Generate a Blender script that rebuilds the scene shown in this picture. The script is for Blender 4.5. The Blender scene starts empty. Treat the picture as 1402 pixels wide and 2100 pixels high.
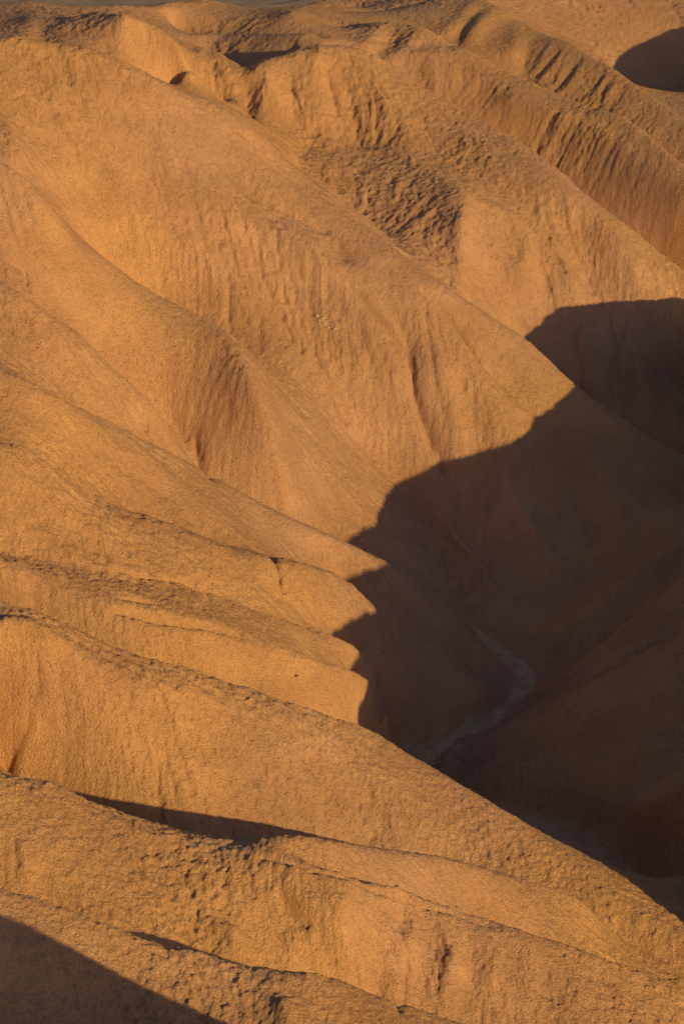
import bpy, bmesh, math, random
import numpy as np

# ------------------------------------------------------------------ scene, camera, light
scene = bpy.context.scene
C = scene.collection
R = math.radians
PITCH = 18.0            # camera looks down by this many degrees
F = 5955.0              # focal length in pixels of the 1402 x 2100 frame

cam_d = bpy.data.cameras.new("camera")
cam = bpy.data.objects.new("camera", cam_d)
C.objects.link(cam)
cam.location = (0, 0, 0)
cam.rotation_euler = (R(90 - PITCH), 0, 0)
cam_d.sensor_fit = 'VERTICAL'
cam_d.sensor_height = 24.0
cam_d.lens = 24.0 * F / 2100.0
cam_d.clip_start = 1.0
cam_d.clip_end = 40000.0
scene.camera = cam

SUN_AZ, SUN_EL = 135.0, 10.0      # azimuth clockwise from the view direction (+y)
ca, sa = math.cos(R(SUN_AZ)), math.sin(R(SUN_AZ))
ce, se = math.cos(R(SUN_EL)), math.sin(R(SUN_EL))
SUN = np.array([ce * sa, ce * ca, se])

world = bpy.data.worlds.new("World")
scene.world = world
world.use_nodes = True
wn = world.node_tree.nodes
wl = world.node_tree.links
sky = wn.new("ShaderNodeTexSky")
sky.sky_type = 'NISHITA'
sky.sun_disc = False
sky.sun_elevation = R(SUN_EL)
sky.sun_rotation = R(SUN_AZ)
wl.new(sky.outputs[0], wn["Background"].inputs[0])
wn["Background"].inputs[1].default_value = 0.075

sun_d = bpy.data.lights.new("sun", 'SUN')
sun_d.energy = 4.0
sun_d.angle = R(0.5)
sun_d.color = (1.0, 0.78, 0.265)
sun = bpy.data.objects.new("sun", sun_d)
C.objects.link(sun)
from mathutils import Vector
sun.rotation_euler = Vector(SUN).to_track_quat('Z', 'Y').to_euler()

scene.view_settings.view_transform = 'Standard'
scene.view_settings.look = 'None'
scene.view_settings.exposure = 0.15
scene.view_settings.gamma = 1.0

# ------------------------------------------------------------------ terrain control lines
# every point: (px, py, z): where the line is seen and its true height, hence its place in the world
cp, sp = math.cos(R(PITCH)), math.sin(R(PITCH))
RISE = 9.0             # the ground climbs towards the back of the view
def sstep(x, a, b):
    t = max(0.0, min(1.0, (x - a) / (b - a))); return t * t * (3 - 2 * t)
def rise(px, py):
    return RISE * max(0.0, min(1.0, (1250 - py) / 1250.0)) ** 1.6 * (1 - .35 * px / 1402.0) * (1 - .45 * sstep(px, 450, 750) * sstep(-py, -600, -300)) \
        + 2.8 * (1 - sstep(px, 0, 400)) * sstep(-py, -1150, -850) * sstep(py, 380, 560)
def at(px, py, z):
    a = (px - 701.0) / F
    b = (1050.0 - py) / F
    dx, dy, dz = a, cp + b * sp, -sp + b * cp
    z = z + rise(px, py)
    t = z / dz
    return (t * dx, t * dy, z)

# (roundness 0..1, [(px,py,z)...])
CR, VA = 1.0, 0.0
L = []
def crest(r, *p): L.append((r, [at(*q) for q in p]))
def zD(px, py, D):
    b = (1050.0 - py) / F
    return D * (-sp + b * cp) / (cp + b * sp)
def DD(p, dpy=0, dD=0): return AB(*[(a, b + dpy, zD(a, b + dpy, D + dD)) for a, b, D in p])   # lines given by distance
def AB(*p): return [(a, b, c - rise(a, b)) for a, b, c in p]     # heights given as they stand
def valley(*p): L.append((0.0, [at(*q) for q in p]))
def hv(dy, dz, *p, t0=0, t1=0):
    # a valley hidden behind a crest: lower and nearer than where the far slope shows; t0/t1 = tapered ends
    q = []
    for i, (a, b, c) in enumerate(p):
        k = 1.0
        if t0: k = min(k, i / t0)
        if t1: k = min(k, (len(p) - 1 - i) / t1)
        q.append(at(a, b + dy * k, c - dz * k))
    L.append((0.0, q))
def wcurve(r, *p): L.append((r, list(p)))

# --- far skyline crest and the small hills in front of it
crest(.3, *DD([(-250,10,386), (0,8,388), (60,3,390), (130,13,390), (210,14,392), (270,12,396), (330,17,402), (355,5,408), (395,2,412), (430,0,414), (460,10,416), (510,21,418), (560,17,420), (600,26,424), (640,10,430), (700,-6,440), (800,-25,450), (900,-40,455)]))
crest(.5, (200,22,-61.2), (255,38,-60.8), (300,48,-61.4), (350,75,-62.4), (385,130,-64.6), (400,160,-66), (455,206,-68.5))
valley((350,72,-63.6), (388,135,-66.4), (386,190,-68.6), (455,212,-69.8))
valley((100,95,-62.4), (170,105,-62.8), (215,112,-63.4), (300,158,-66), (385,195,-68))
crest(.3, *DD([(360,72,402), (420,78,398), (490,80,394), (560,80,390), (620,78,387), (668,88,384)]))
valley(*DD([(425,105,388), (508,134,378), (560,122,381), (600,114,383)]))

# --- big rounded hill (main spur), seen against the far band
crest(1., (-260,95,-58), (0,85,-58), (90,88,-58.2), (180,100,-58.6), (220,112,-59), (300,160,-60.8), (385,195,-62.8), (455,214,-64),
      (530,270,-66), (610,345,-68.7), (700,415,-71.3), (800,510,-74.6), (870,570,-76.8), (940,612,-78.5), (1075,695,-82.4),
      (1170,785,-86.3), (1260,850,-88.8), (1402,945,-92.3), (1560,1040,-96))
valley(*AB((455,225,-61.5), (530,285,-65), (610,362,-68.8), (700,425,-70.8), (790,495,-73.2), (850,555,-75.3), (940,640,-80.1), (1075,740,-87.1), (1170,830,-91.7), (1260,895,-94.2), (1402,990,-97.8), (1560,1080,-101)))
# gully at the left of the hill, behind the second spur
hv(14, 0.4, *AB((-200,120,-50.5), (-60,170,-52.6), (0,215,-54.8), (25,260,-56.3), (42,310,-58.3), (45,348,-60), (75,395,-61.9), (160,487,-67), (200,522,-69.5)),
       (270,577,-76.3), (335,612,-77.3), (430,657,-78.6), (530,712,-80.4), (620,785,-83), (700,853,-86), (760,925,-89.2), (810,978,-91.6),
       (880,1080,-95.5), (930,1190,-98.8), (965,1270,-100.6))
# subtle ribs on its face
valley((1560,1000,-97),(1402,1052,-94.5), (1290,1130,-96.8), (1170,1200,-98.8), (1075,1246,-99.8), (1000,1275,-100.5), (965,1285,-101))

# --- second spur
crest(.7, *AB((-200,260,-52.5), (0,330,-56.5), (80,405,-59.7), (160,487,-64.4), (200,520,-66.2), (270,576,-69.3)), (335,612,-74.6), (430,658,-75.9), (485,705,-76.6), (515,780,-78.5), (545,870,-81.6),
      (590,940,-84.8), (640,1010,-88.5), (690,1080,-91.8), (760,1160,-94.6), (850,1230,-97.3))
hv(14, 0.4, (-200,520,-71), (-60,560,-71.6), (0,588,-72.4), (50,622,-73.6), (110,662,-75), (165,693,-76.2), (210,742,-78.4), (280,802,-80.4), (340,843,-81.8), (380,892,-83.3), (430,977,-86),
       (540,1045,-88.8), (640,1092,-91), (690,1112,-92.5), (800,1168,-94.8), (870,1225,-97.2), (960,1288,-101))
# --- third spur
crest(.7, (-200,500,-67), (0,585,-69.6), (50,620,-70.6), (110,660,-71.8), (165,690,-72.8), (210,738,-74.4), (280,798,-76.3), (330,850,-78.4), (365,910,-80.8), (400,960,-83), (430,985,-84.5))
valley((-200,690,-71), (0,752,-73), (60,790,-74.2), (150,845,-76.2), (250,895,-78.4), (330,930,-80.6), (430,985,-84.4))
# --- fourth spur, runs into the jagged shadow
crest(.7, (-200,700,-71), (0,765,-73), (100,810,-74.5), (250,880,-77.2), (350,925,-79.3), (430,972,-81.5), (540,1038,-84.5), (600,1070,-86.2), (690,1108,-88.6), (760,1140,-90.6), (800,1160,-91.8), (836,1180,-93.4), (916,1250,-97.8), (961,1287,-101))
hv(6, 0.2, (-200,900,-74.2), (0,908,-75.3), (60,925,-75.9), (150,975,-77.5), (240,1028,-79.5), (340,1062,-81.3), (440,1100,-83.2), (560,1140,-86), (640,1165,-89.4), (701,1190,-91.9), (766,1246,-93.8), (850,1318,-97.6), (930,1362,-100), (1000,1400,-102))
# --- fifth spur
crest(.8, (-200,880,-73), (0,915,-75), (50,918,-75.3), (100,950,-76.5), (170,1000,-78.2), (240,1038,-79.4), (300,1062,-80.2), (350,1078,-80.8), (440,1115,-82.3), (560,1150,-84.7), (640,1165,-86.3),
      (701,1187,-88), (766,1243,-91.4), (840,1310,-95.4), (920,1358,-98.8), (1000,1395,-102))
hv(10, 0.3, (-200,1080,-76.6), (0,1120,-78), (150,1150,-79.6), (300,1180,-81.6), (420,1219,-83.9), (520,1255,-86.2), (620,1295,-88.9), (711,1320,-92.7), (745,1350,-93.4), (800,1395,-96.2), (860,1440,-99.8), (900,1480,-102.4))
crest(.6, (240,1163,-80.6), (300,1175,-81.3), (395,1200,-82.8), (470,1230,-84.4), (560,1262,-86.3), (640,1290,-88.2), (711,1316,-90), (745,1347,-91.6), (800,1390,-94.6), (860,1436,-98.2), (910,1480,-102.2))
# --- sixth
crest(.6, (-200,1140,-77.3), (0,1178,-78.7), (100,1205,-79.9), (180,1226,-80.8), (240,1246,-81.5), (370,1268,-82.9), (425,1280,-83.7), (480,1297,-84.8), (560,1325,-86.6), (640,1352,-88.3), (718,1377,-90.2), (776,1422,-93.6), (830,1475,-98.4), (870,1520,-102.8))
hv(60, 1.5, (-200,1245,-82), (0,1238,-82), (150,1290,-83.4), (300,1352,-85.6), (440,1397,-88), (560,1432,-90), (660,1455,-92), (731,1455,-93.4), (766,1497,-97), (800,1530,-101), (830,1550,-103.4), t1=3)

valley((640,1362,-89), (680,1380,-90.7), (722,1398,-92.8), (776,1440,-95.7), (815,1490,-99.8))
# --- dry wash
WASH = [(965,1285,-101,.25), (985,1298,-101.3,.7), (1010,1322,-101.6,1.1), (1050,1352,-102,1.3), (1075,1375,-102.3,1.3), (1082,1402,-102.6,1.1), (1045,1442,-102.9,1.), (990,1482,-103.1,1.1),
        (935,1508,-103.3,1.4), (880,1535,-103.5,1.8), (850,1570,-103.8,2.2), (880,1640,-104.2,2.2), (1000,1680,-104.6,2.2), (1110,1706,-105,2.1), (1180,1735,-105.3,2.2), (1240,1780,-105.6,2.0), (1300,1835,-105.9,1.9), (1360,1880,-106.2,2.0), (1430,1925,-106.6,2.2), (1600,2040,-107.4,2.4)]
wash_pts = [at(a, b, c) + (w,) for a, b, c, w in WASH]
L.append((0.0, [p[:3] for p in wash_pts]))

# --- right bank, in the shade
crest(.7, (1130,1384,-102), (1180,1352,-100), (1250,1302,-97.3), (1330,1240,-94.2), (1402,1185,-91.5), (1500,1120,-88.5))
hv(15, 0.4, (1095,1395,-102.5), (1180,1354,-101.5), (1250,1304,-100.2), (1330,1243,-98.2), (1402,1188,-96.2), (1500,1125,-93.5), t0=1)
valley((1090,1410,-102.8), (1062,1448,-103), (1000,1494,-103.3), (925,1540,-103.7), (905,1580,-104), (960,1650,-104.4), (1100,1680,-104.8))
crest(.8, (1000,1560,-102), (1100,1480,-99.2), (1200,1420,-96.6), (1300,1370,-94), (1402,1310,-91.2), (1500,1260,-89))
hv(12, 0.4, (1500,1560,-94.5), (1402,1594,-97), (1300,1640,-100.4), (1231,1670,-103), (1181,1697,-104.8), t1=1)
crest(.7, (1500,1590,-92), (1402,1640,-95.5), (1320,1690,-99.5), (1250,1740,-104))
valley((1500,1700,-96), (1402,1760,-100.4), (1370,1800,-102.8), (1342,1865,-105.8))
crest(.6, (1500,1750,-97), (1420,1820,-101.8), (1390,1890,-106))
# --- valley side behind the main spur (in shade) and ridge beyond it
TT = [(510,132,366), (580,116,371), (640,103,374), (701,94,376), (761,110,376), (841,160,374), (901,200,371), (961,232,368), (1021,265,365), (1076,300,361), (1151,360,356), (1201,405,352), (1266,455,348), (1350,520,344), (1402,560,341), (1560,660,333)]
crest(.4, *DD(TT))
crest(.4, *DD([(620,300,356), (640,284,359), (720,304,358), (800,314,357), (880,354,350), (930,380,345), (950,402,341), (946,460,335), (940,540,329), (948,612,324)]))
valley(*DD([(640,340,349), (700,400,343), (780,465,336), (850,540,324)]))
# --- ridge K
valley(*DD(TT[3:], 26, 11))
KK = [(690,60,405), (751,48,405), (821,45,403), (871,60,401), (931,82,397), (981,115,393), (1041,150,389), (1101,175,385), (1176,210,380), (1251,232,375), (1301,257,371), (1351,302,366), (1402,348,361), (1560,450,350)]
crest(.4, *DD(KK))
# --- ridge L, striated left face
valley(*DD(KK[2:], 24, 11))
LL = [(900,-60,440), (950,-25,436), (986,0,431), (1021,15,427), (1071,45,422), (1110,68,416), (1166,86,411), (1216,120,405), (1255,140,401), (1291,167,397), (1346,206,391), (1402,245,385), (1560,340,370)]
crest(.3, *DD(LL))
# --- face beyond L
valley(*DD([(1071,90,440), (1110,112,438), (1166,132,438), (1216,168,438), (1291,215,438), (1346,256,438), (1402,300,440), (1560,400,440)]))
valley(*DD(LL[4:], 28, 12))
wcurve(.3, (-150,470,-84), (-60,470,-83), (0,480,-83), (12,500,-86), (22,560,-104), (30,620,-128))
wcurve(.3, (-150,636,-134), (0,636,-134), (100,636,-130), (400,636,-126))
crest(.7, *DD([(700,-20,452), (860,-60,462), (1000,-110,475), (1200,-150,500), (1402,-180,530), (1600,-200,560)]))
crest(.5, (600,26,-64), (650,2,-65.5), (701,14,-66.2), (735,20,-66.4))
crest(.5, (735,-6,-65.4), (800,-8,-65.2), (860,-12,-65))

# --- foreground ridge with the long lit face
crest(.8, (-200,1165,-70), (0,1235,-73), (80,1256,-74), (150,1286,-75.2), (230,1329,-76.8), (300,1350,-77.9), (370,1370,-79), (440,1394,-80.2), (500,1410,-81.2), (560,1430,-82.2), (620,1450,-83.2), (700,1480,-84.8),
      (770,1505,-86.2), (831,1545,-87.6), (891,1577,-88.8), (960,1625,-90), (1040,1672,-91.2), (1110,1726,-92.3), (1200,1791,-93.6), (1340,1890,-95.6), (1402,1922,-96.4), (1560,2010,-98.6))
# line of the break from flat top to steep face, left rib
hv(40, 1.2, (-60,1400,-78), (0,1560,-82.8), (20,1572,-83.2), (120,1606,-84.2), (180,1648,-85), (240,1678,-85.7), (310,1703,-86.3), (370,1721,-86.8), (440,1732,-87.3), (490,1740,-87.9), (580,1728,-88.8),
       (701,1742,-90.2), (801,1754,-90.6), (911,1768,-91.8), (1011,1790,-92.6), (1081,1810,-93), (1191,1846,-94), (1300,1918,-96), (1402,1978,-97.6), (1560,2060,-100), t0=2, t1=4)
# --- second foreground ridge
crest(.7, (-200,1540,-71.6), (0,1592,-73.8), (60,1602,-74.4), (115,1604,-74.8), (180,1646,-76), (240,1676,-76.9), (310,1701,-77.8), (370,1718,-78.5), (440,1729,-78.8), (490,1735,-78.9), (520,1728,-78.7),
      (580,1720,-78.5), (640,1722,-78.9), (701,1733,-79.9), (801,1748,-82.2), (911,1763,-84.6), (1011,1786,-87.6), (1081,1808,-89.4), (1191,1845,-92.2))
hv(18, 0.6, (600,1750,-79.2), (701,1782,-80.3), (761,1806,-82), (836,1826,-83.6), (916,1858,-86), (1001,1892,-89.2), (1126,1932,-91.6), (1201,1957,-93), (1301,1992,-95), (1402,2032,-97), (1560,2100,-100), t0=1)
crest(.6, (540,1762,-79), (601,1771,-79.1), (701,1796,-80), (761,1820,-81.2), (836,1836,-82.4), (916,1860,-84.2), (1001,1890,-85.4), (1126,1930,-87.2), (1201,1955,-88.4), (1301,1990,-90), (1402,2030,-92), (1560,2100,-95))
# ribs and hollows in front
hv(40, 1, (-200,1790,-76.8), (0,1828,-77.6), (60,1841,-78), (130,1864,-78.6), (200,1894,-78.2), (260,1918,-78.8), (320,1943,-79.8), (400,1954,-81.4), (440,1963,-81.8), (500,1983,-82.6), (560,1996,-83.2), (620,2004,-84), (701,2020,-85.4), (760,2044,-86.4), (830,2064,-87.4), (920,2094,-88.6), (1100,2150,-90.6))
# --- nearest ridge
crest(.7, (-200,1760,-70.4), (0,1826,-72.2), (60,1839,-72.7), (130,1862,-73.4), (200,1892,-74.2), (260,1916,-74.9), (320,1941,-75.6), (400,1951,-76), (440,1965,-76.5), (480,1978,-77), (540,1990,-77.2), (600,1993,-77.2), (640,1996,-77.4),
      (701,2011,-78.4), (760,2038,-79.7), (830,2060,-80.7), (920,2091,-82), (1100,2140,-84))
valley((-200,2150,-77), (0,2160,-77.5), (200,2200,-78.6), (400,2250,-80.4), (600,2290,-82))

# shoulders: the crusted tops are nearly level before they break into the steep faces
crest(.5, (-200,1215,-70.2), (0,1285,-73.3), (80,1306,-74.3), (230,1375,-77), (370,1412,-79.2), (500,1450,-81.5), (620,1488,-83.5), (700,1515,-85.1), (770,1532,-86.6))
crest(.6, (-200,1650,-72.8), (0,1705,-75.2), (120,1725,-76.2), (240,1765,-78.0), (370,1805,-79.4), (480,1830,-80.1), (560,1830,-80.5))
crest(.5, (700,1838,-80.6), (836,1878,-83.7), (916,1900,-84.7), (1001,1930,-85.9), (1126,1970,-87.7), (1201,1995,-88.9), (1301,2030,-90.5))
crest(.5, (-200,1850,-70.9), (0,1915,-73.1), (130,1950,-74.4), (260,2000,-76), (400,2040,-77.3), (540,2080,-78.2), (640,2095,-78.6))
# face under the next ridge: valley floor at its foot

# small forms lying on the surface: (kind, width, [(px, py, height)...]), width as a fraction of the distance
FEAT = []
def rib(w, *p): FEAT.append((1, w, p))
def rill(w, *p): FEAT.append((0, w, p))
rill(.006, (84,44,-.3), (84,84,-1.2))
rib(.006, (70,20,.2), (60,60,.5), (40,84,.6))
rib(.007, (255,38,.6), (246,70,1.), (232,108,1.))
rill(.005, (240,55,-.3), (216,106,-1.2))
rill(.006, (425,90,-.8), (470,110,-1.2), (508,130,-1.2), (512,170,-1), (512,222,-.6))
rib(.006, (380,74,.6), (450,80,.9), (530,82,.9), (620,80,.9), (668,88,.6))
rill(.005, (375,66,-.4), (450,62,-.6), (560,64,-.6), (640,72,-.4))
rib(.006, (600,40,.4), (640,60,.5), (690,85,.5))
# ribs of the big face
rib(.015, (300,280,0.00), (350,322,0.81), (435,415,1.35), (500,462,1.35), (590,520,1.35), (680,590,1.35), (730,680,1.62), (790,800,1.62), (840,900,0.81))
rill(.006, (450,320,-0.27), (500,375,-0.68), (590,435,-0.81), (665,480,-0.81), (701,540,-1.35))
rill(.004, (690,560,-0.22), (730,595,-0.57), (776,640,-0.68), (836,725,-0.79), (851,805,-0.79), (876,875,-0.79), (901,930,-0.68), (960,1060,-0.57), (1000,1150,-0.34))
rib(.008, (870,700,0.81), (900,780,1.89), (925,860,1.62), (940,930,0.81))
rib(.010, (800,560,0.54), (850,612,1.08), (900,670,1.35), (950,740,1.89), (1000,830,1.89), (1040,930,1.35))
rill(.003, (796,540,-.1), (866,590,-.3), (901,622,-.4), (936,662,-.5), (971,712,-.5), (1011,762,-.4), (1086,838,-.3), (1150,900,-.2))
rill(.0016, (701,572,-0.67), (735,600,-1.34), (776,641,-1.57), (806,680,-1.34), (836,727,-1.34), (851,806,-1.57), (876,878,-1.57), (889,905,-1.12), (901,927,-1.12), (906,960,-0.67))
rill(.0014, (866,590,-0.67), (901,623,-1.12), (936,664,-1.34), (971,713,-1.34), (985,738,-0.90), (1011,762,-0.45), (1050,800,-0.45), (1086,838,-0.22))
rill(.0022, (355,855,-0.36), (380,890,-0.63), (405,925,-0.72), (430,977,-0.72))
rill(.0012, (665,800,-0.45), (690,840,-1.12), (700,855,-0.90))
rill(.0012, (300,285,-0.34), (350,320,-0.45), (400,372,-0.34), (430,420,-0.22))
rill(.0012, (590,432,-0.45), (625,455,-0.67), (665,475,-0.67))
rill(.0013, (20,540,-0.45), (50,555,-0.90), (56,590,-0.45))
rill(.0013, (300,840,-0.67), (300,860,-1.12), (296,878,-0.67))
rill(.0013, (245,870,-0.22), (330,930,-0.45), (400,1000,-0.45))
rill(.0025, (75,1340,-0.40), (78,1390,-0.80), (60,1440,-0.67), (55,1490,-0.80), (30,1530,-1.07), (16,1568,-1.21))
rill(.0014, (240,1165,-0.45), (300,1178,-0.90), (395,1200,-0.67), (435,1235,-0.22))
rill(.0014, (250,1225,-0.67), (285,1228,-1.12), (320,1236,-0.45))
rill(.0014, (240,1249,-0.90), (290,1256,-1.34), (370,1271,-1.34), (425,1281,-0.90), (480,1298,-0.67), (510,1310,-0.22))
rill(.0014, (521,1110,-0.45), (556,1140,-0.67), (576,1210,-0.67), (590,1230,-0.45))

rill(.0014, (667,140,-0.67), (680,180,-1.12), (692,228,-0.67))
rill(.0014, (540,1757,-0.45), (600,1768,-0.67), (690,1792,-0.67), (830,1838,-0.67), (916,1865,-0.67), (1000,1893,-0.45))
rill(.0016, (834,1960,-0.56), (836,1990,-0.79), (828,2030,-0.67), (815,2070,-0.34))

rill(.0016, (575,1832,-0.67), (588,1850,-1.34), (620,1880,-1.12), (650,1892,-0.45))
rill(.0014, (870,640,-0.34), (890,760,-0.45), (905,840,-0.45))
rill(.0012, (1190,600,-0.45), (1255,680,-0.67), (1248,760,-0.67), (1252,830,-0.45))
rill(.0012, (860,1055,-0.34), (905,1090,-0.67), (960,1150,-0.67), (1060,1230,-0.45))
rill(.0012, (930,1060,-0.22), (950,1100,-0.67), (1010,1165,-0.45))
rill(.0012, (1320,800,-0.45), (1370,810,-0.67), (1402,840,-0.45))
rib(.006, (870,1020,0.36), (930,1110,1.08), (1010,1200,0.72))
rib(.006, (1010,960,0.36), (1070,1060,1.08), (1130,1160,0.72))
rib(.007, (1180,880,0.36), (1230,980,1.08), (1270,1080,0.72))
rill(.005, (1130,900,-0.54), (1180,1000,-1.08), (1220,1100,-0.90))
rib(.006, (1200,1240,0.54), (1290,1200,1.08), (1390,1130,1.08))
rib(.006, (1130,1300,0.36), (1230,1250,0.90), (1400,1140,0.72))
rib(.008, (1060,1560,0.54), (1180,1500,1.44), (1300,1460,1.44), (1402,1420,1.08))
rill(.006, (960,1560,-0.36), (1100,1540,-1.08), (1240,1500,-1.26), (1402,1480,-1.08))
rib(.006, (1120,1620,0.54), (1220,1590,1.08), (1330,1540,1.08))
rill(.005, (1100,1440,-0.36), (1220,1380,-0.90), (1380,1290,-0.90))
rib(.006, (1290,1760,0.36), (1350,1700,1.08), (1402,1670,1.08))
rib(.005, (1200,660,0.36), (1210,740,0.90), (1230,820,0.72))
rib(.005, (1290,680,0.36), (1310,760,0.90), (1330,850,0.72))
rib(.009, (60,640,.4), (130,720,.7), (190,790,.4))
rill(.007, (20,660,-.4), (90,740,-.7), (150,810,-.3))
rib(.010, (200,560,.3), (300,640,.6), (400,720,.4))
rill(.006, (120,500,-.2), (200,590,-.5), (290,680,-.4))
rib(.010, (60,800,.3), (200,880,.6), (350,980,.7), (450,1060,.5))
rill(.007, (150,880,-.3), (290,980,-.6), (400,1060,-.6), (500,1140,-.3))
rib(.008, (300,1000,.2), (420,1060,.5), (520,1120,.4))
rib(.009, (600,780,.3), (660,880,.6), (720,980,.4))
rib(.008, (20,960,.3), (120,1040,.5), (220,1100,.4))
rill(.006, (90,1060,-.3), (200,1120,-.5), (330,1170,-.3))
rill(.014, (240,330,-.3), (330,420,-.7), (430,520,-.8), (540,620,-.7), (620,740,-.7), (700,850,-.4))
rib(.009, (640,600,.3), (720,720,.7), (770,830,.7), (810,940,.4))
rib(.008, (430,250,.2), (540,350,.5), (650,450,.6), (760,545,.5))
rib(.008, (120,230,.2), (170,330,.6), (260,440,.6), (360,540,.4))
rib(.013, (560,470,.4), (650,540,1.2), (730,600,1.6), (790,680,1.6), (830,760,1.2), (860,860,.8))
rib(.012, (200,300,.3), (270,420,1.1), (380,520,1.4), (480,600,1.4), (560,690,1.2), (640,780,.8))
rill(.011, (150,300,-.4), (220,420,-1.2), (330,530,-1.4), (430,610,-1.4), (520,690,-.9))
rill(.009, (560,540,-.4), (640,590,-1.), (700,650,-1.4), (750,740,-1.4), (790,840,-.9))
rib(.010, (1040,330,.5), (1120,400,1.1), (1200,470,1.3), (1290,560,1.3), (1380,640,1.))
rill(.008, (1000,330,-.4), (1080,420,-1.), (1150,500,-1.), (1230,600,-.8))
# long lit face in the foreground
rib(.009, (0,1280,0.48), (50,1300,0.80), (80,1340,1.28), (78,1400,1.44), (60,1480,1.28), (45,1560,0.80))
rill(.006, (-20,1480,-0.80), (15,1530,-1.28), (8,1560,-1.28))
rib(.012, (140,1340,.2), (160,1430,.4), (175,1540,.4))
rill(.008, (330,1440,-.2), (320,1560,-.5), (330,1660,-.5))
rib(.012, (560,1520,.3), (600,1600,.5), (650,1680,.4))
rib(.010, (800,1620,.3), (860,1700,.4))
rill(.007, (700,1600,-.2), (760,1700,-.4))
rib(.005, (900,1880,0.09), (930,1940,0.41), (925,2000,1.), (900,2060,0.27))
rill(.004, (960,1900,-0.14), (965,1970,-0.36), (945,2050,-0.36))
rib(.004, (980,1910,0.09), (1010,1960,0.32), (1005,2030,0.27))
rib(.005, (1160,1980,0.09), (1180,2020,0.27), (1170,2080,0.23))
rill(.004, (1240,2010,-0.09), (1250,2060,-0.27))
rib(.005, (640,1900,0.09), (600,1940,0.27), (590,1975,0.18))
rib(.006, (568,1835,0.57), (640,1878,0.92), (688,1910,0.92), (718,1960,0.92), (738,2010,0.69))
rill(.005, (580,1850,-0.57), (600,1880,-0.80), (660,1930,-0.57))
rib(.006, (800,1845,0.23), (850,1900,1.03), (840,1980,1.03), (815,2050,0.69))
rill(.006, (860,1880,-0.35), (868,1940,-0.92), (850,2010,-0.92))
rib(.007, (1010,1910,0.23), (1085,1950,0.69), (1088,2030,0.46))
rill(.005, (1105,1960,-0.35), (1108,2030,-0.69))
rill(.006, (730,1880,-0.46), (760,1950,-0.69), (770,2020,-0.69))
rib(.006, (20,1760,0.17), (55,1765,0.51), (45,1800,0.26))
rib(.006, (440,1900,0.34), (475,1925,0.85), (480,1955,0.51))
rib(.006, (560,2060,0.34), (580,2080,0.85), (590,2130,0.68))
# ridge beyond the main spur: ribs of its face
rib(.006, (545,140,0.90), (540,170,1.05), (530,215,0.60))
rill(.005, (520,140,-0.75), (516,190,-1.20), (512,222,-1.20))
rill(.004, (590,150,-0.60), (600,200,-0.90), (600,250,-0.75))
rib(.007, (640,120,0.60), (650,180,0.90), (660,240,0.60))
rib(.007, (760,150,0.45), (800,220,0.90), (840,290,0.60))
rill(.006, (700,140,-0.30), (720,220,-0.75), (740,290,-0.75))
rib(.005, (614,292,0.30), (640,284,0.60), (720,304,0.60), (800,314,0.60), (880,354,0.45), (925,380,0.15))
rib(.005, (944,430,0.30), (945,480,0.75), (943,540,0.75), (950,612,0.60))
rill(.005, (618,300,-0.90), (614,345,-1.20))
rib(.006, (1000,420,0.45), (1050,450,1.05), (1085,490,1.20), (1075,560,1.05))
rill(.006, (1092,480,-0.75), (1105,540,-1.20), (1120,600,-0.90))
rill(.006, (980,500,-0.45), (1020,570,-0.75), (1060,630,-0.60))
rib(.008, (950,260,0.30), (1010,340,0.90), (1080,410,0.90), (1140,490,1.05), (1170,580,0.90))
rib(.009, (1060,310,0.30), (1150,400,0.90), (1230,470,1.05), (1290,560,1.05), (1330,640,0.75))
rill(.007, (1190,480,-0.60), (1230,560,-0.90), (1260,640,-0.75))
# next ridges
rib(.005, (775,52,.4), (752,95,.9))
rill(.005, (815,55,-.4), (770,108,-1.))
rib(.005, (862,62,.5), (832,108,.9))
rill(.005, (870,78,-.5), (830,118,-.9))
rib(.006, (801,118,.6), (861,118,1.), (911,137,1.), (1001,164,1.), (1081,204,1.), (1201,255,1.), (1276,305,1.), (1402,385,1.))
rill(.005, (905,128,-.4), (1001,152,-.6), (1081,190,-.6), (1201,240,-.6), (1276,285,-.6), (1402,362,-.6))
rib(.005, (880,140,.4), (886,175,.5))
rill(.005, (860,140,-.4), (872,170,-.6))
rib(.006, (1020,222,.3), (1050,216,.8), (1150,262,.8), (1300,348,.8), (1402,410,.7))
rib(.005, (1010,18,.4), (980,55,1.), (952,85,.8))
rill(.005, (985,18,-.4), (950,50,-1.), (925,80,-1.))
rib(.005, (975,4,.3), (945,40,.8), (915,68,.6))
rib(.005, (1060,50,.2), (1050,100,.5))
rill(.006, (1090,80,-.4), (1075,120,-.8), (1085,160,-.8))
for i, (a, b) in enumerate([(1125,88),(1150,96),(1172,104),(1195,118),(1218,132),(1240,146),(1262,162)]):
    k = (.5, 1.1, .7, 1.3, .6, 1., .8)[i]; j = (0, 7, -5, 4, -8, 6, 2)[i]
    rib(.0022, (a+j,b,.05), (a-16+j,b+30,.22*k), (a-34,b+50+12*k,.15*k))
    rill(.0016, (a-9+j,b+4,-.1), (a-28,b+36,-.3*k), (a-44-j,b+60,-.25*k))
for i, (a, b) in enumerate([(700,320),(735,330),(770,335),(805,340),(840,355),(872,372)]):
    k = (1., .5, .9, .6, 1.2, .7)[i]
    rib(.0022, (a,b,.05), (a-20-6*k,b+40,.16*k), (a-26,b+60+30*k,.1))
for i, (a, b) in enumerate([(400,90),(440,92),(475,90),(600,90),(640,92)]):
    rib(.0025, (a,b,.1), (a+14,b+14,.4), (a+8,b+30,.2))
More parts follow.
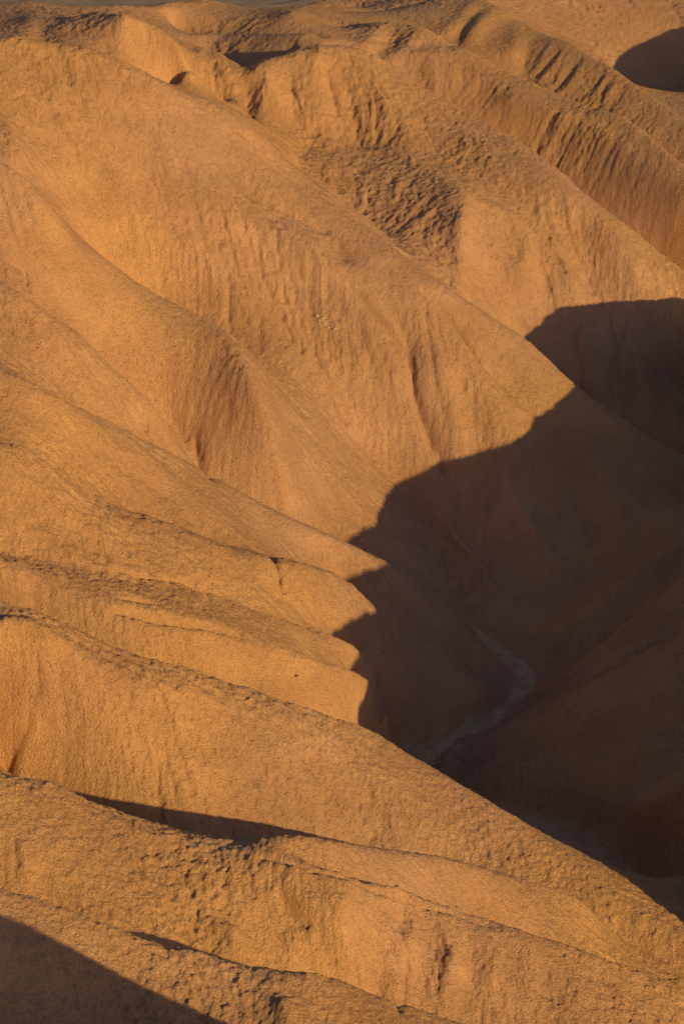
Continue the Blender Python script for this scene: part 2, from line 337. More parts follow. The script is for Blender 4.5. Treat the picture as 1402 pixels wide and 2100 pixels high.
rill(.008, (700,16,-.5), (760,14,-.9), (850,0,-.6))

# hills outside the picture whose shade falls into it: they stand to the right, towards the low sun.
# Their crests are laid where the sun's rays that graze them reach the edges of the shade.
EDGES = [
 (50, .5, [(55,150,-103), (52,160,-101)], [(1175,793),(1150,815),(1120,840),(1090,858),(1060,890),(1030,903),(1000,915),(970,924),(940,932),(900,945),(860,960),(814,975),(808,1000),(777,1040),(767,1075),(730,1095),
   (730,1177),(760,1166),(790,1158),(740,1280),(762,1247),(742,1350),(738,1450),(750,1435),(765,1425),(1075,692),(1110,665),(1145,640),(1200,630),(1250,622),(1300,618),(1395,615)], [(53,4,-4), (58,24,-8)]),
 (75, .6, [], [(1256,105),(1290,75),(1330,50),(1395,22)], [(75,12,-2), (75,60,-10)]),
 (11, .5, [], [(5,1875),(100,1920),(200,1965),(280,2015),(350,2060),(440,2095)], [(8,7,-4)]),
]
wcurve(0, (70,110,-98), (54,136,-102), (44,154,-104), (38,166,-103), (34,180,-101), (34,205,-100), (38,240,-97), (41,285,-95), (43,320,-93), (46,345,-92))
wcurve(.3, (130,300,-94), (135,380,-92), (120,450,-90), (105,540,-88))
wcurve(0, (85,160,-96), (80,220,-96), (82,300,-96), (84,360,-93))
# the hill in front of the nearest ridge, below the frame
wcurve(0, (-40,98,-76), (-22,103,-78), (-4,108,-80), (4,104,-78), (10,94,-78), (14,89,-78))
wcurve(0, (-16,124,-80), (-6,126,-81), (1,132,-82), (3,138,-83))
wcurve(0, (56,90,-74), (46,106,-78), (32,120,-82), (22,130,-84), (18,138,-86))

# ------------------------------------------------------------------ height field on a (x/y, ln y) grid
U0, U1, V0, V1 = -0.20, 0.72, math.log(88.0), math.log(640.0)

def resample(c, shape):
    h, w = c.shape; H, W = shape
    yi = np.linspace(0, h - 1, H); xi = np.linspace(0, w - 1, W)
    y0 = np.minimum(yi.astype(int), h - 2); x0 = np.minimum(xi.astype(int), w - 2)
    fy = (yi - y0)[:, None]; fx = (xi - x0)[None, :]
    r = c[y0] * (1 - fy) + c[y0 + 1] * fy
    return r[:, x0] * (1 - fx) + r[:, x0 + 1] * fx

def dense(lines, n=60):
    out = []
    for r, pts in lines:
        p = np.array(pts, float)
        for a, b in zip(p[:-1], p[1:]):
            d = math.hypot(b[0] - a[0], b[1] - a[1]) / (0.5 * (abs(a[1]) + abs(b[1])))
            k = max(2, int(d / 0.0006))
            t = np.arange(k)[:, None] / k
            q = a + (b - a) * t
            out.append(np.c_[q, np.full(k, r)])
        out.append(np.r_[p[-1], r][None, :])
    q = np.concatenate(out)
    return q[:, 0] / q[:, 1], np.log(q[:, 1]), q[:, 2], q[:, 3]

def smooth_line(pts):
    # Catmull-Rom through the points so that traced lines bend smoothly
    p = np.array(pts, float)
    if len(p) < 3: return p
    q = np.vstack([2 * p[0] - p[1], p, 2 * p[-1] - p[-2]])
    out = []
    for i in range(1, len(q) - 2):
        a, b, c, d = q[i - 1], q[i], q[i + 1], q[i + 2]
        for t in np.linspace(0, 1, 6)[:-1]:
            out.append(.5 * ((2 * b) + (c - a) * t + (2 * a - 5 * b + 4 * c - d) * t * t + (3 * b - a - 3 * c + d) * t ** 3))
    out.append(p[-1])
    return np.array(out)

def splat(shape, u, v, val):
    H, W = shape
    ix = np.round((u - U0) / (U1 - U0) * (W - 1)).astype(int)
    iy = np.round((v - V0) / (V1 - V0) * (H - 1)).astype(int)
    ok = (ix >= 0) & (ix < W) & (iy >= 0) & (iy < H)
    k = iy[ok] * W + ix[ok]
    n = np.bincount(k, minlength=H * W)
    s = np.bincount(k, weights=val[ok], minlength=H * W)
    m = n > 0
    return m.reshape(H, W), np.where(m, s / np.maximum(n, 1), 0).reshape(H, W)

def laplace(shape, u, v, val):
    H, W = shape
    levels = []
    h, w = H, W
    while min(h, w) > 24:
        levels.append((h, w)); h, w = (h + 1) // 2, (w + 1) // 2
    levels.append((h, w))
    g = None
    for i, s in enumerate(levels[::-1]):
        m, c = splat(s, u, v, val)
        g = np.full(s, val.mean()) if g is None else resample(g, s)
        g[m] = c[m]
        for it in range(400 if i < 2 else 120 if i < 5 else 60):
            p = np.pad(g, 1, mode='edge')
            a = .25 * (p[:-2, 1:-1] + p[2:, 1:-1] + p[1:-1, :-2] + p[1:-1, 2:])
            g = np.where(m, c, a)
    return g

def blur(g, s):
    k = int(3 * s) + 1
    w = np.exp(-.5 * (np.arange(-k, k + 1) / s) ** 2); w /= w.sum()
    def one(a):
        p = np.pad(a, ((k, k), (0, 0)), mode='edge')
        out = np.zeros_like(a)
        for i, x in enumerate(w): out += x * p[i:i + a.shape[0]]
        return out
    return one(one(g).T).T

def sample(g, u, v):
    H, W = g.shape
    x = np.clip((u - U0) / (U1 - U0) * (W - 1), 0, W - 1.001); y = np.clip((v - V0) / (V1 - V0) * (H - 1), 0, H - 1.001)
    x0 = x.astype(int); y0 = y.astype(int); fx = x - x0; fy = y - y0
    return (g[y0, x0] * (1 - fx) + g[y0, x0 + 1] * fx) * (1 - fy) + (g[y0 + 1, x0] * (1 - fx) + g[y0 + 1, x0 + 1] * fx) * fy

DG = 0.00125
SH = (int((V1 - V0) / DG) + 1, int((U1 - U0) / DG) + 1)

def build_height(lines):
    ls = [(r, smooth_line(p)) for r, p in lines]
    u, v, z, r = dense(ls)
    Rf = np.clip(blur(laplace(SH, u, v, r), 2.5), 0, 1)
    tot = np.zeros(SH); res = z.copy()
    for it in range(3):
        g = laplace(SH, u, v, res)
        a = blur(g, 1.0); b = blur(g, 3.8)
        g = a * (1 - Rf) + b * Rf
        tot += g
        res = z - sample(tot, u, v)
        res *= 0.9
    return tot, Rf

def raycast(tot, px, py):
    a = (px - 701.0) / F; b = (1050.0 - py) / F
    dy = cp + b * sp
    U, S = a / dy, (-sp + b * cp) / dy
    vs = np.arange(math.log(92.0), V1 - .002, .0006)
    g = S * np.exp(vs) - sample(tot, np.full(vs.shape, U), vs)
    k = np.argmax(g <= 0)
    if g[k] > 0: k = len(vs) - 1
    y = math.exp(vs[k])
    return (U * y, y, S * y)

def add_features(ref, feats, H, W, u0, v0, D):
    add = np.zeros((H, W))
    for kind, w, p in feats:
        q = smooth_line([raycast(ref, a, b)[:2] + (h,) for a, b, h in p])
        u, v, h, _ = dense([(0, q)])
        rad = int((3.0 if kind else 4.0) * w / D) + 2
        ix = (u - u0) / D; iy = (v - v0) / D
        x0, x1 = max(0, int(ix.min()) - rad), min(W, int(ix.max()) + rad + 2)
        y0, y1 = max(0, int(iy.min()) - rad), min(H, int(iy.max()) + rad + 2)
        if x1 <= x0 or y1 <= y0: continue
        X, Y = np.meshgrid(np.arange(x0, x1), np.arange(y0, y1))
        dm = np.full(X.shape, 1e9); hm = np.zeros(X.shape)
        step = max(1, int(len(ix) / max(1, np.hypot(np.diff(ix), np.diff(iy)).sum() / .8)))
        for i in range(0, len(ix), step):
            d = (X - ix[i]) ** 2 + (Y - iy[i]) ** 2
            n = d < dm
            dm[n] = d[n]; hm[n] = h[i]
        d = np.sqrt(dm) * D / w
        f = np.exp(-1.2 * (np.sqrt(d * d + .1) - .316)) * np.exp(-.25 * d * d) if kind else np.exp(-np.sqrt(d * d + .02) * 1.3)
        add[y0:y1, x0:x1] += hm * f
    return add

def casters(ref):
    out = []
    for X, rnd, pre, pts, post in EDGES:
        q = []
        for a, b in pts:
            P = np.array(raycast(ref, a, b)); Q = P + SUN * (X - P[0]) / SUN[0]
            q.append((Q[1], Q[2]))
        q.sort()
        g = []
        for y, z in q:                      # merge rays that graze the crest at nearly the same place
            if g and y - g[-1][-1][0] < 2.5: g[-1].append((y, z))
            else: g.append([(y, z)])
        m = [(X, float(np.mean([a for a, _ in c])), float(np.mean([b for _, b in c]))) for c in g]
        if X == 50:
            m = [(a, b, c + (.9 if b < 203 else 0)) for a, b, c in m]
            m = [(51.5, m[0][1] - 7.5, m[0][2] - 9), (50.4, m[0][1] - 4.6, m[0][2] - 3), (50, m[0][1] - 2.4, m[0][2] - .2)] + m
            m = [(52.5, m[0][1] - 8, m[0][2] - 7)] + m
        if X == 75: m = [(75, m[0][1] - 34, m[0][2] - 14), (75, m[0][1] - 24, m[0][2] - 6), (75, m[0][1] - 10, m[0][2] - 1.5)] + m
        if X == 11: m = [(22, 96, -63), (16, 104, -61.5), (11, m[0][1] - 5.2, m[0][2] + 3.6), (11, m[0][1] - 2.6, m[0][2] + 1.8)] + m
        m += [(x, m[-1][1] + dy, m[-1][2] + dz) for x, dy, dz in post]
        out.append((rnd, m))
    return out

Z, RF = build_height(L)
L += casters(Z)
CAST = [[tuple(round(v, 1) for v in p) for p in c[1]] for c in L[-3:]]
Z, RF = build_height(L)
Z = Z + blur(add_features(Z, [f for f in FEAT if f[1] > .0031], SH[0], SH[1], U0, V0, (U1 - U0) / (SH[1] - 1)), .7)


# ==MESH==
rng = np.random.default_rng(7)
TILE = rng.random((256, 256)).astype(np.float32)

def vnoise(x, y, seed=0):
    x = x + seed * 37.17; y = y + seed * 91.73
    xi = np.floor(x).astype(np.int64); yi = np.floor(y).astype(np.int64)
    fx = (x - xi).astype(np.float32); fy = (y - yi).astype(np.float32)
    fx = fx * fx * fx * (fx * (fx * 6 - 15) + 10); fy = fy * fy * fy * (fy * (fy * 6 - 15) + 10)
    a, b, c, d = xi & 255, (xi + 1) & 255, yi & 255, (yi + 1) & 255
    return ((TILE[c, a] * (1 - fx) + TILE[c, b] * fx) * (1 - fy) + (TILE[d, a] * (1 - fx) + TILE[d, b] * fx) * fy) * 2 - 1

def fbm(x, y, n=4, seed=0, gain=.5):
    s = 0; a = 1.0
    for i in range(n):
        c, q = math.cos(.7 * i), math.sin(.7 * i)
        s = s + a * vnoise((x * c - y * q) * 2 ** i, (x * q + y * c) * 2 ** i, seed + i)
        a *= gain
    return s

# columns are dense where the picture looks, wider outside it
uc = np.arange(-.1285, .1285, .0004)
ul = uc[0] - np.cumsum(np.linspace(.0006, .004, 32)); ur = uc[-1] + np.cumsum(np.minimum(.0005 * 1.03 ** np.arange(400), .004))
US = np.concatenate([ul[ul > U0 + .002][::-1], uc, ur[ur < U1 - .004]])
VS = np.arange(V0 + .002, V1 - .002, .00072)
UU, VV = np.meshgrid(US, VS)
zb = sample(Z, UU, VV)
YY = np.exp(VV); XX = UU * YY

# --- rills: noise smeared down the fall line, so that every groove runs downhill
LD = .0005
LU = np.arange(-.132, .132, LD); LV = np.arange(V0 + .01, math.log(600), LD)
lu, lv = np.meshgrid(LU, LV)
zs = blur(Z, 2.0)
gz = sample(zs, lu, lv)
gu = np.gradient(gz, axis=1); gv = np.gradient(gz, axis=0)
gn = np.hypot(gu, gv) + 1e-6
slope = (gn / LD / np.exp(lv)).astype(np.float32)
gu = (gu / gn).astype(np.float32); gv = (gv / gn).astype(np.float32)
h_, w_ = lu.shape
def lic(noise, steps, st=1.0, wob=None):
    acc = noise.copy(); wsum = 1.0
    for sgn in (-1, 1):
        jx, jy = np.meshgrid(np.arange(w_, dtype=np.float32), np.arange(h_, dtype=np.float32))
        for k in range(steps):
            a = np.clip(jx, 0, w_ - 1).astype(np.int32); b = np.clip(jy, 0, h_ - 1).astype(np.int32)
            jx += sgn * st * gu[b, a]; jy += sgn * st * gv[b, a]
            if wob is not None:
                jx += sgn * wob[b, a] * gv[b, a] * -1; jy += sgn * wob[b, a] * gu[b, a]
            a = np.clip(jx, 0, w_ - 1).astype(np.int32); b = np.clip(jy, 0, h_ - 1).astype(np.int32)
            w = 1 - (k + 1) / (steps + 1)
            acc += w * noise[b, a]; wsum += w
    acc /= wsum
    return (acc - acc.mean()) / acc.std()
def lnoise(cells, seed):
    return vnoise(lu / (LD * cells), lv / (LD * cells), seed)
wob = .3 * lnoise(16, 3)
r1 = lic((rng.random(lu.shape).astype(np.float32) - .5 + .9 * lnoise(1.5, 11) + .4 * lnoise(3, 12)).astype(np.float32), 22, 1.0, wob)
r2 = lic((lnoise(5, 13)).astype(np.float32), 26, 1.6, wob * 1.5)
def lsample(g):
    x = np.clip((UU - LU[0]) / LD, 0, w_ - 1.001); y = np.clip((VV - LV[0]) / LD, 0, h_ - 1.001)
    x0 = x.astype(np.int32); y0 = y.astype(np.int32); fx = x - x0; fy = y - y0
    return (g[y0, x0] * (1 - fx) + g[y0, x0 + 1] * fx) * (1 - fy) + (g[y0 + 1, x0] * (1 - fx) + g[y0 + 1, x0 + 1] * fx) * fy
r1 = -np.abs(lsample(r1)) + .8          # sharp-edged grooves with rounded backs
r2 = lsample(r2)
sl = lsample(slope)

patch = np.clip(.7 + .8 * fbm(XX / 14, YY / 18, 3, 20), .12, 1.3)
steep = np.clip((sl - .15) / .5, .0, 1.0)
# --- branching runnels: let rain run over the roughened surface and cut where the water gathers
FD = .0007
FU = np.arange(-.132, .132, FD); FV = np.arange(V0 + .01, math.log(600), FD)
fu_, fv_ = np.meshgrid(FU, FV)
ey = np.exp(fv_)
fh = sample(Z, fu_, fv_) + ey * (.00022 * vnoise(fu_ / FD / 2.3, fv_ / FD / 2.3, 90) + .0005 * vnoise(fu_ / FD / 8, fv_ / FD / 8, 91) + .0012 * vnoise(fu_ / FD / 26, fv_ / FD / 26, 92))
hh_, ww_ = fh.shape
pad = np.pad(fh, 1, mode='edge')
bestd = np.full(fh.shape, 1e-4); rec = np.arange(hh_ * ww_).reshape(hh_, ww_)
ids = rec.copy()
for dy_ in (-1, 0, 1):
    for dx_ in (-1, 0, 1):
        if dx_ == 0 and dy_ == 0: continue
        nb = pad[1 + dy_:1 + dy_ + hh_, 1 + dx_:1 + dx_ + ww_]
        d = (fh - nb) / (1.0 if dx_ * dy_ == 0 else (1.1 + .8 * rng.random(fh.shape)))
        ok = d > bestd
        bestd[ok] = d[ok]
        yy_ = np.clip(np.arange(hh_)[:, None] + dy_, 0, hh_ - 1); xx_ = np.clip(np.arange(ww_)[None, :] + dx_, 0, ww_ - 1)
        rec[ok] = (yy_ * ww_ + xx_)[ok]
order = np.argsort(-fh.ravel(), kind='stable').tolist()
rl = rec.ravel().tolist()
acc = [1.0] * (hh_ * ww_)
for i in order:
    j = rl[i]
    if j != i: acc[j] += acc[i]
acc = np.log2(np.array(acc).reshape(hh_, ww_))
run = blur(np.clip(acc - 3.0, 0, 6.5), .75) + .6 * blur(np.clip(acc - 5.5, 0, 5), 1.8)
def fsample(g):
    x = np.clip((UU - FU[0]) / FD, 0, ww_ - 1.001); y = np.clip((VV - FV[0]) / FD, 0, hh_ - 1.001)
    x0 = x.astype(np.int32); y0 = y.astype(np.int32); fx = x - x0; fy = y - y0
    return (g[y0, x0] * (1 - fx) + g[y0, x0 + 1] * fx) * (1 - fy) + (g[y0 + 1, x0] * (1 - fx) + g[y0 + 1, x0 + 1] * fx) * fy
run = fsample(run)
zz = zb + YY * patch * (.10 + .9 * steep) * (r1 * .00014 + r2 * .00026) - YY * .00022 * run * (.35 + .65 * np.clip(patch, 0, 1)) * (.3 + .7 * steep)
# lumps of crusted clay
fine = add_features(Z, [f for f in FEAT if f[1] <= .0031], h_, w_, LU[0], LV[0], LD)
zz += lsample(fine) * ((UU > LU[0]) & (UU < LU[-1]))
k1 = fbm(XX / 2.6, YY / 2.6, 3, 40)
k2 = fbm(XX / .55, YY / .55, 3, 50, .6)
k3 = vnoise(XX / .95, YY / .95, 60)
zz += .09 * k1 * np.clip(patch, .3, 1) + .055 * k2 * (.5 + patch) + .045 * fbm(XX / .28, YY / .28, 2, 57)

# --- dry wash: a flat floor of washed silt along the channel
wp = smooth_line(wash_pts)
wq = []
for a, b in zip(wp[:-1], wp[1:]):
    n = max(2, int(np.hypot(*(b - a)[:2]) / .25))
    wq.append(a + (b - a) * (np.arange(n)[:, None] / n))
wq = np.concatenate(wq)
box = (XX > wq[:, 0].min() - 5) & (XX < min(wq[:, 0].max(), 45) + 5) & (YY > wq[:, 1].min() - 5) & (YY < wq[:, 1].max() + 5)
bx, by = XX[box], YY[box]
best = np.full(bx.shape, 1e9); bz = np.zeros(bx.shape); bw = np.ones(bx.shape)
for q in wq[::2]:
    d = np.hypot(bx - q[0], by - q[1]) / q[3]
    n = d < best
    best[n] = d[n]; bz[n] = q[2]; bw[n] = q[3]
edge = best + .45 * fbm(bx / 1.8, by / 1.8, 4, 70, .6)
t = np.clip((1.9 - best) / 1.0, 0, 1); t = t * t * (3 - 2 * t)
flat = bz + .03 * fbm(bx / .8, by / .8, 3, 71) + .06 * np.clip(best, 0, 2) ** 2
zn = zz[box]; zn = zn * (1 - t) + np.minimum(zn + .2, flat) * t
zz[box] = zn
WM = np.zeros(XX.shape); WM[box] = np.clip(1.05 - edge, 0, 1)

# --- which landform a place belongs to
def poly_uv(*p):
    q = smooth_line([at(*a) for a in p]); return q[:, 0] / q[:, 1], np.log(q[:, 1])
bu, bv = poly_uv((-200,1290,-83), (0,1300,-83.5), (150,1352,-84.6), (440,1455,-89.5), (660,1515,-93.5), (800,1560,-101.5), (900,1640,-104.2), (1000,1680,-104.6), (1110,1706,-105), (1240,1780,-105.6), (1430,1925,-106.6))
front = VV < np.interp(UU, bu, bv)
wv = np.log(wq[:, 1]); wu = wq[:, 0] / wq[:, 1]
ku, kv = poly_uv((850,1570,-103.8), (935,1508,-103.3), (1045,1442,-102.9), (1082,1402,-102.6), (1050,1352,-102), (1010,1322,-101.6), (965,1285,-101), (1075,1246,-99.8), (1170,1200,-98.8), (1290,1130,-96.8), (1402,1052,-94.5), (1560,1000,-97))
o = np.argsort(kv)
bank = (~front) & (UU > np.interp(VV, kv[o], ku[o])) & (VV < kv.max() + .35)
fu, fv = poly_uv((0,120,-62.5), (215,128,-63.4), (385,205,-68), (455,220,-69.6), (530,317,-72.8), (610,395,-76.4), (700,465,-79.5), (800,560,-82.7), (870,620,-84.8), (940,660,-86.4), (1075,744,-89.8), (1170,835,-93), (1260,900,-95.2), (1402,995,-98.2))
far = (~front) & (~bank) & (VV > np.interp(UU, fu, fv))
region = np.where(front, 0, np.where(bank, 2, np.where(far, 3, 1)))

# ------------------------------------------------------------------ materials
def earth(name, wash=False):
    m = bpy.data.materials.new(name); m.use_nodes = True
    nt = m.node_tree; N = nt.nodes; K = nt.links
    b = N["Principled BSDF"]; b.inputs["Roughness"].default_value = .95
    b.inputs["Specular IOR Level"].default_value = .12
    geo = N.new("ShaderNodeNewGeometry")
    def noise(scale, detail=4, rough=.55, vec=None, typ=None):
        n = N.new("ShaderNodeTexNoise"); n.inputs["Scale"].default_value = scale; n.inputs["Detail"].default_value = detail
        n.inputs["Roughness"].default_value = rough
        K.new(vec or geo.outputs["Position"], n.inputs["Vector"]); return n
    def ramp(src, *st):
        r = N.new("ShaderNodeValToRGB"); e = r.color_ramp.elements
        while len(e) < len(st): e.new(.5)
        for i, (p, c) in enumerate(st): e[i].position = p; e[i].color = (*c, 1)
        K.new(src, r.inputs[0]); return r
    def mix(kind, fac, a, c):
        x = N.new("ShaderNodeMix"); x.data_type = 'RGBA'; x.blend_type = kind
        for s, v in ((x.inputs["Factor"], fac), (x.inputs["A"], a), (x.inputs["B"], c)):
            if hasattr(v, "links"): K.new(v, s)
            else: s.default_value = v
        return x.outputs["Result"]
    at_ = N.new("ShaderNodeAttribute"); at_.attribute_name = "tint"
    base = at_.outputs["Color"]
    n1 = noise(.9, 5, .6); n2 = noise(9, 5, .7)
    col = mix('MULTIPLY', 1.0, base, ramp(n1.outputs[0], (.3, (.96,.955,.95)), (.7, (1.03,1.03,1.03))).outputs[0])
    col = mix('MULTIPLY', 1.0, col, ramp(n2.outputs[0], (.3, (.62,.60,.58)), (.5, (1,1,1)), (.7, (1.22,1.20,1.18))).outputs[0])
    K.new(col, b.inputs["Base Color"])
    # crumbly clay surface
    h1 = noise(5.5, 6, .62); h2 = noise(22, 4, .6)
    vo = N.new("ShaderNodeTexVoronoi"); vo.inputs["Scale"].default_value = 7.0
    K.new(geo.outputs["Position"], vo.inputs["Vector"])
    a = N.new("ShaderNodeMath"); a.operation = 'MULTIPLY_ADD'; a.inputs[1].default_value = .4
    K.new(h2.outputs[0], a.inputs[0]); K.new(h1.outputs[0], a.inputs[2])
    a2 = N.new("ShaderNodeMath"); a2.operation = 'MULTIPLY_ADD'; a2.inputs[1].default_value = -.35
    K.new(vo.outputs["Distance"], a2.inputs[0]); K.new(a.outputs[0], a2.inputs[2])
    h3 = noise(2.6, 5, .65)
    rp = ramp(h3.outputs[0], (.33, (0, 0, 0)), (.47, (1, 1, 1)))
    a3 = N.new("ShaderNodeMath"); a3.operation = 'MULTIPLY_ADD'; a3.inputs[1].default_value = .45
    K.new(rp.outputs[0], a3.inputs[0]); K.new(a2.outputs[0], a3.inputs[2]); a2 = a3
    bp = N.new("ShaderNodeBump"); sm = noise(.22, 3, .5); sr = ramp(sm.outputs[0], (.36, (.8, .8, .8)), (.6, (1, 1, 1)))
    K.new(sr.outputs[0], bp.inputs["Strength"])
    bp.inputs["Distance"].default_value = .18
    K.new(a2.outputs[0], bp.inputs["Height"]); K.new(bp.outputs[0], b.inputs["Normal"])
    return m

clay = earth("clay"); silt = earth("silt", True)

# colour of the ground: beds of clay of slightly different hue, greyer crusted tops
hb = zz + 2.2 * fbm(XX / 16, YY / 16, 3, 80)
big = fbm(XX / 22, YY / 30, 3, 81)
ochre = np.array([.60, .305, .165]); tan = np.array([.56, .292, .200]); rust = np.array([.50, .246, .152]); grey = np.array([.45, .285, .24]); pale = np.array([.66, .42, .29])
bands = .5 + .5 * np.sin(hb * .55 + 1.4 * fbm(XX / 40, YY / 60, 2, 82))
w1 = np.clip(.5 + .9 * big, 0, 1)[..., None]
colr = ochre * w1 + tan * (1 - w1)
w2 = (np.clip(bands - .55, 0, 1) * 1.1)[..., None]
colr = colr * (1 - w2) + rust * w2
mar = np.clip(.2 * fbm(XX / 9, YY / 9, 3, 88, .5) + .04, 0, .25)[..., None]
colr = colr * (1 - mar) + np.array([.34, .17, .125]) * mar
topm = np.clip((.33 - sl) / .25, 0, 1) * np.clip(.55 + .8 * fbm(XX / 7, YY / 7, 3, 83), 0, 1)
w3 = (.35 * topm)[..., None]
colr = colr * (1 - w3) + grey * w3
colr = colr * np.clip(1 + .010 * r2 - .006 * (run - run.mean()), .85, 1.1)[..., None]     # silt stains washed down the runnels
w4 = (np.clip(WM * 2.6 - .2, 0, 1) * np.clip(.85 + .5 * fbm(XX / 1.1, YY / 1.6, 4, 85, .6), .25, 1))[..., None]
colr = colr * (1 - w4) + pale * w4

def strip(name, label, cells, mat):
    """the grid cells flagged in `cells` as one mesh object"""
    ny, nx = XX.shape
    idx = -np.ones(ny * nx, np.int64)
    cy, cx = np.nonzero(cells)
    a = cy * nx + cx
    q = np.stack([a, a + 1, a + nx + 1, a + nx], 1)
    used = np.unique(q)
    idx[used] = np.arange(len(used))
    q = idx[q]
    me = bpy.data.meshes.new(name)
    co = np.stack([XX.ravel()[used], YY.ravel()[used], zz.ravel()[used]], 1).astype(np.float32)
    me.vertices.add(len(used)); me.vertices.foreach_set("co", co.ravel())
    me.loops.add(q.size); me.loops.foreach_set("vertex_index", q.ravel().astype(np.int32))
    me.polygons.add(len(q)); me.polygons.foreach_set("loop_start", np.arange(0, q.size, 4, dtype=np.int32))
    me.polygons.foreach_set("use_smooth", np.ones(len(q), bool))
    ca_ = me.color_attributes.new("tint", 'FLOAT_COLOR', 'POINT')
    c4 = np.ones((len(used), 4), np.float32); c4[:, :3] = colr.reshape(-1, 3)[used]
    ca_.data.foreach_set("color", c4.ravel())
    me.update(calc_edges=True)
    me.materials.append(mat)
    o = bpy.data.objects.new(name, me); C.objects.link(o)
    o["kind"] = "structure"; o["label"] = label
    return o

cw = WM[:-1, :-1] > .12
rc = region[:-1, :-1]
strip("ridge", "sunlit clay ridges with crusted tops in the foreground, below the shaded gully", (rc == 0) & ~cw, clay)
strip("hillside", "broad ochre clay hillside with long rounded spurs running down into the shade", (rc == 1) & ~cw, clay)
strip("hill", "clay hill on the shaded right bank of the dry wash", (rc == 2) & ~cw, clay)
strip("badlands", "far fluted clay ridges behind the long hillside spur", (rc == 3) & ~cw, clay)
strip("dry_wash", "pale winding floor of the dry wash at the bottom of the shaded gully", cw, silt)

# --- the dark gravel plain beyond the hills
def plain():
    m = bpy.data.materials.new("dark_gravel"); m.use_nodes = True
    N = m.node_tree.nodes; K = m.node_tree.links; b = N["Principled BSDF"]; b.inputs["Roughness"].default_value = 1
    g = N.new("ShaderNodeNewGeometry"); n = N.new("ShaderNodeTexNoise"); n.inputs["Scale"].default_value = .12; n.inputs["Detail"].default_value = 9; n.inputs["Roughness"].default_value = .7
    K.new(g.outputs["Position"], n.inputs["Vector"])
    r = N.new("ShaderNodeValToRGB"); r.color_ramp.elements[0].position = .3; r.color_ramp.elements[1].position = .7
    r.color_ramp.elements[0].color = (.30, .17, .12, 1); r.color_ramp.elements[1].color = (.5, .32, .24, 1)
    K.new(n.outputs[0], r.inputs[0]); K.new(r.outputs[0], b.inputs["Base Color"])
    bm = bmesh.new()
    ys = [-3000, 0, 80, 520] + list(np.linspace(600, 1500, 90)) + [2000, 4000, 9000, 20000]
    xs = [-9000, -3000, -900] + list(np.linspace(-200, 200, 41)) + [900, 3000, 9000]
    rr = random.Random(4)
    g = []
    for y in ys:
        g.append([bm.verts.new((x, y, -140 if y < 520.5 else -125 + (rr.uniform(-1.2, 1.2) if 450 < y < 1500 and abs(x) < 300 else 0))) for x in xs])
    for a, c in zip(g[:-1], g[1:]):
        for i in range(len(xs) - 1): bm.faces.new((a[i], a[i + 1], c[i + 1], c[i]))
    me = bpy.data.meshes.new("plain"); bm.to_mesh(me); bm.free(); me.materials.append(m)
    for p in me.polygons: p.use_smooth = True
    o = bpy.data.objects.new("plain", me); C.objects.link(o); o["kind"] = "structure"; o["label"] = "dark brown gravel plain beyond the clay hills"
plain()


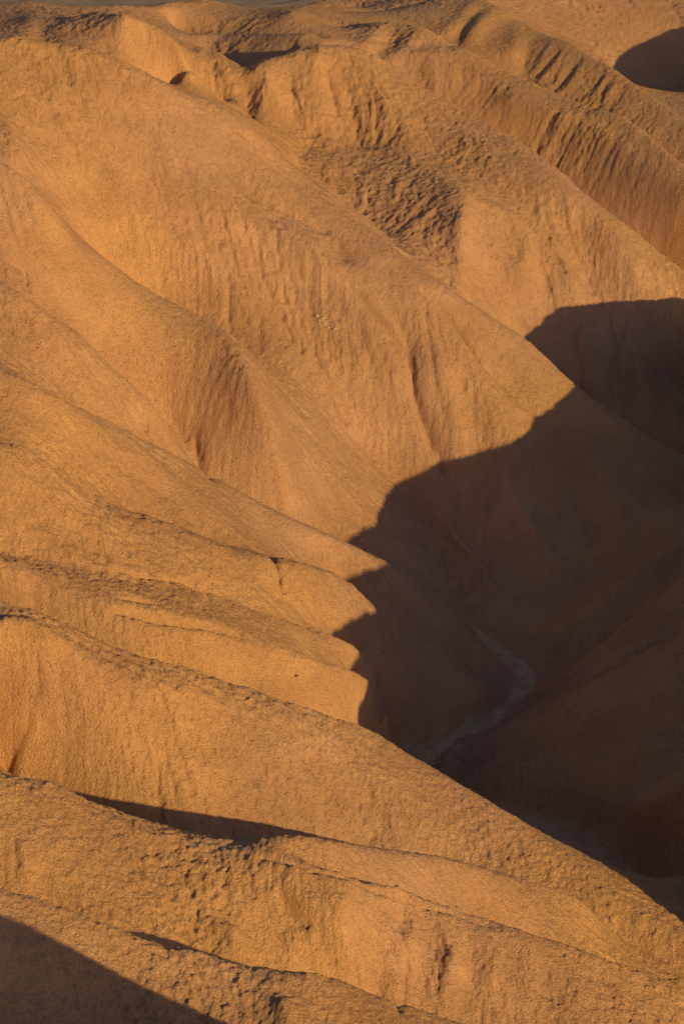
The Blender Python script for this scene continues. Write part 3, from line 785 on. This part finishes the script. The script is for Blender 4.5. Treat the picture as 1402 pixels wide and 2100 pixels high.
# --- stones: pale crumbs of a small outcrop on the hillside and single dark stones on the slopes
def ground(x, y):
    u = x / y; v = math.log(y)
    i = int(np.clip(np.searchsorted(US, u) - 1, 0, len(US) - 2)); j = int(np.clip((v - VS[0]) / (VS[1] - VS[0]), 0, len(VS) - 2))
    a = (u - US[i]) / (US[i + 1] - US[i]); b = (v - VS[j]) / (VS[1] - VS[0])
    return (zz[j, i] * (1 - a) + zz[j, i + 1] * a) * (1 - b) + (zz[j + 1, i] * (1 - a) + zz[j + 1, i + 1] * a) * b
def stone_mat(name, c0, c1):
    m = bpy.data.materials.new(name); m.use_nodes = True
    N = m.node_tree.nodes; K = m.node_tree.links; b = N["Principled BSDF"]; b.inputs["Roughness"].default_value = .95
    n = N.new("ShaderNodeTexNoise"); n.inputs["Scale"].default_value = 9; n.inputs["Detail"].default_value = 6
    g = N.new("ShaderNodeNewGeometry"); K.new(g.outputs["Position"], n.inputs["Vector"])
    r_ = N.new("ShaderNodeValToRGB"); r_.color_ramp.elements[0].position = .35; r_.color_ramp.elements[1].position = .65
    r_.color_ramp.elements[0].color = (*c0, 1); r_.color_ramp.elements[1].color = (*c1, 1)
    K.new(n.outputs[0], r_.inputs[0]); K.new(r_.outputs[0], b.inputs["Base Color"])
    bp = N.new("ShaderNodeBump"); bp.inputs["Strength"].default_value = .7; bp.inputs["Distance"].default_value = .05
    K.new(n.outputs[0], bp.inputs["Height"]); K.new(bp.outputs[0], b.inputs["Normal"])
    return m
pale_m = stone_mat("pale_stone", (.46, .32, .22), (.58, .44, .34)); dark_m = stone_mat("dark_stone", (.10, .06, .045), (.22, .13, .09))
from mathutils import noise as mnoise
def stone(px, py, size, mat, label, seed, group=None):
    x, y, _ = raycast(Z, px, py); z = ground(x, y)
    rs = random.Random(seed)
    bm = bmesh.new(); bmesh.ops.create_icosphere(bm, subdivisions=3, radius=1)
    off = Vector((seed * 3.1, seed * 1.7, 0))
    sx, sy, sz = rs.uniform(.8, 1.3), rs.uniform(.7, 1.1), rs.uniform(.45, .7)
    for v in bm.verts:
        d = 1 + .45 * mnoise.noise(v.co * 1.3 + off) + .18 * mnoise.noise(v.co * 3.5 + off)
        v.co = Vector((v.co.x * sx * d, v.co.y * sy * d, max(v.co.z * d, -.5) * sz)) * size
    me = bpy.data.meshes.new("stone"); bm.to_mesh(me); bm.free(); me.materials.append(mat)
    o = bpy.data.objects.new("stone", me); C.objects.link(o)
    o.location = (x, y, z + size * sz * .12); o.rotation_euler = (rs.uniform(-.2, .2), rs.uniform(-.2, .2), rs.uniform(0, 6.28))
    o["label"] = label; o["category"] = "stone"
    if group: o["group"] = group
rs = random.Random(11)
for i, (a, b, w) in enumerate([(650,650,.2),(655,660,.13),(661,655,.17),(666,664,.2),(671,657,.12),(673,670,.14),(680,666,.18),(686,674,.2),(690,684,.12),(657,670,.1),(684,660,.1)]):
    stone(a, b, w, pale_m, "pale crumbling stone in the small whitish patch high on the sunlit hillside", 20 + i, "pale stones of the whitish patch on the hillside")
stone(607, 1388, .2, dark_m, "small dark stone on the bright slope just above the long foreground crest", 41)
stone(1157, 1962, .17, dark_m, "small dark stone near the bottom right on the crusted top of the front ridge", 42)
stone(934, 1862, .16, dark_m, "dark stone lying below the second foreground crest, on the fluted front face", 43)
stone(812, 1817, .16, dark_m, "small dark stone in the shallow trough between the two front ridges", 44)
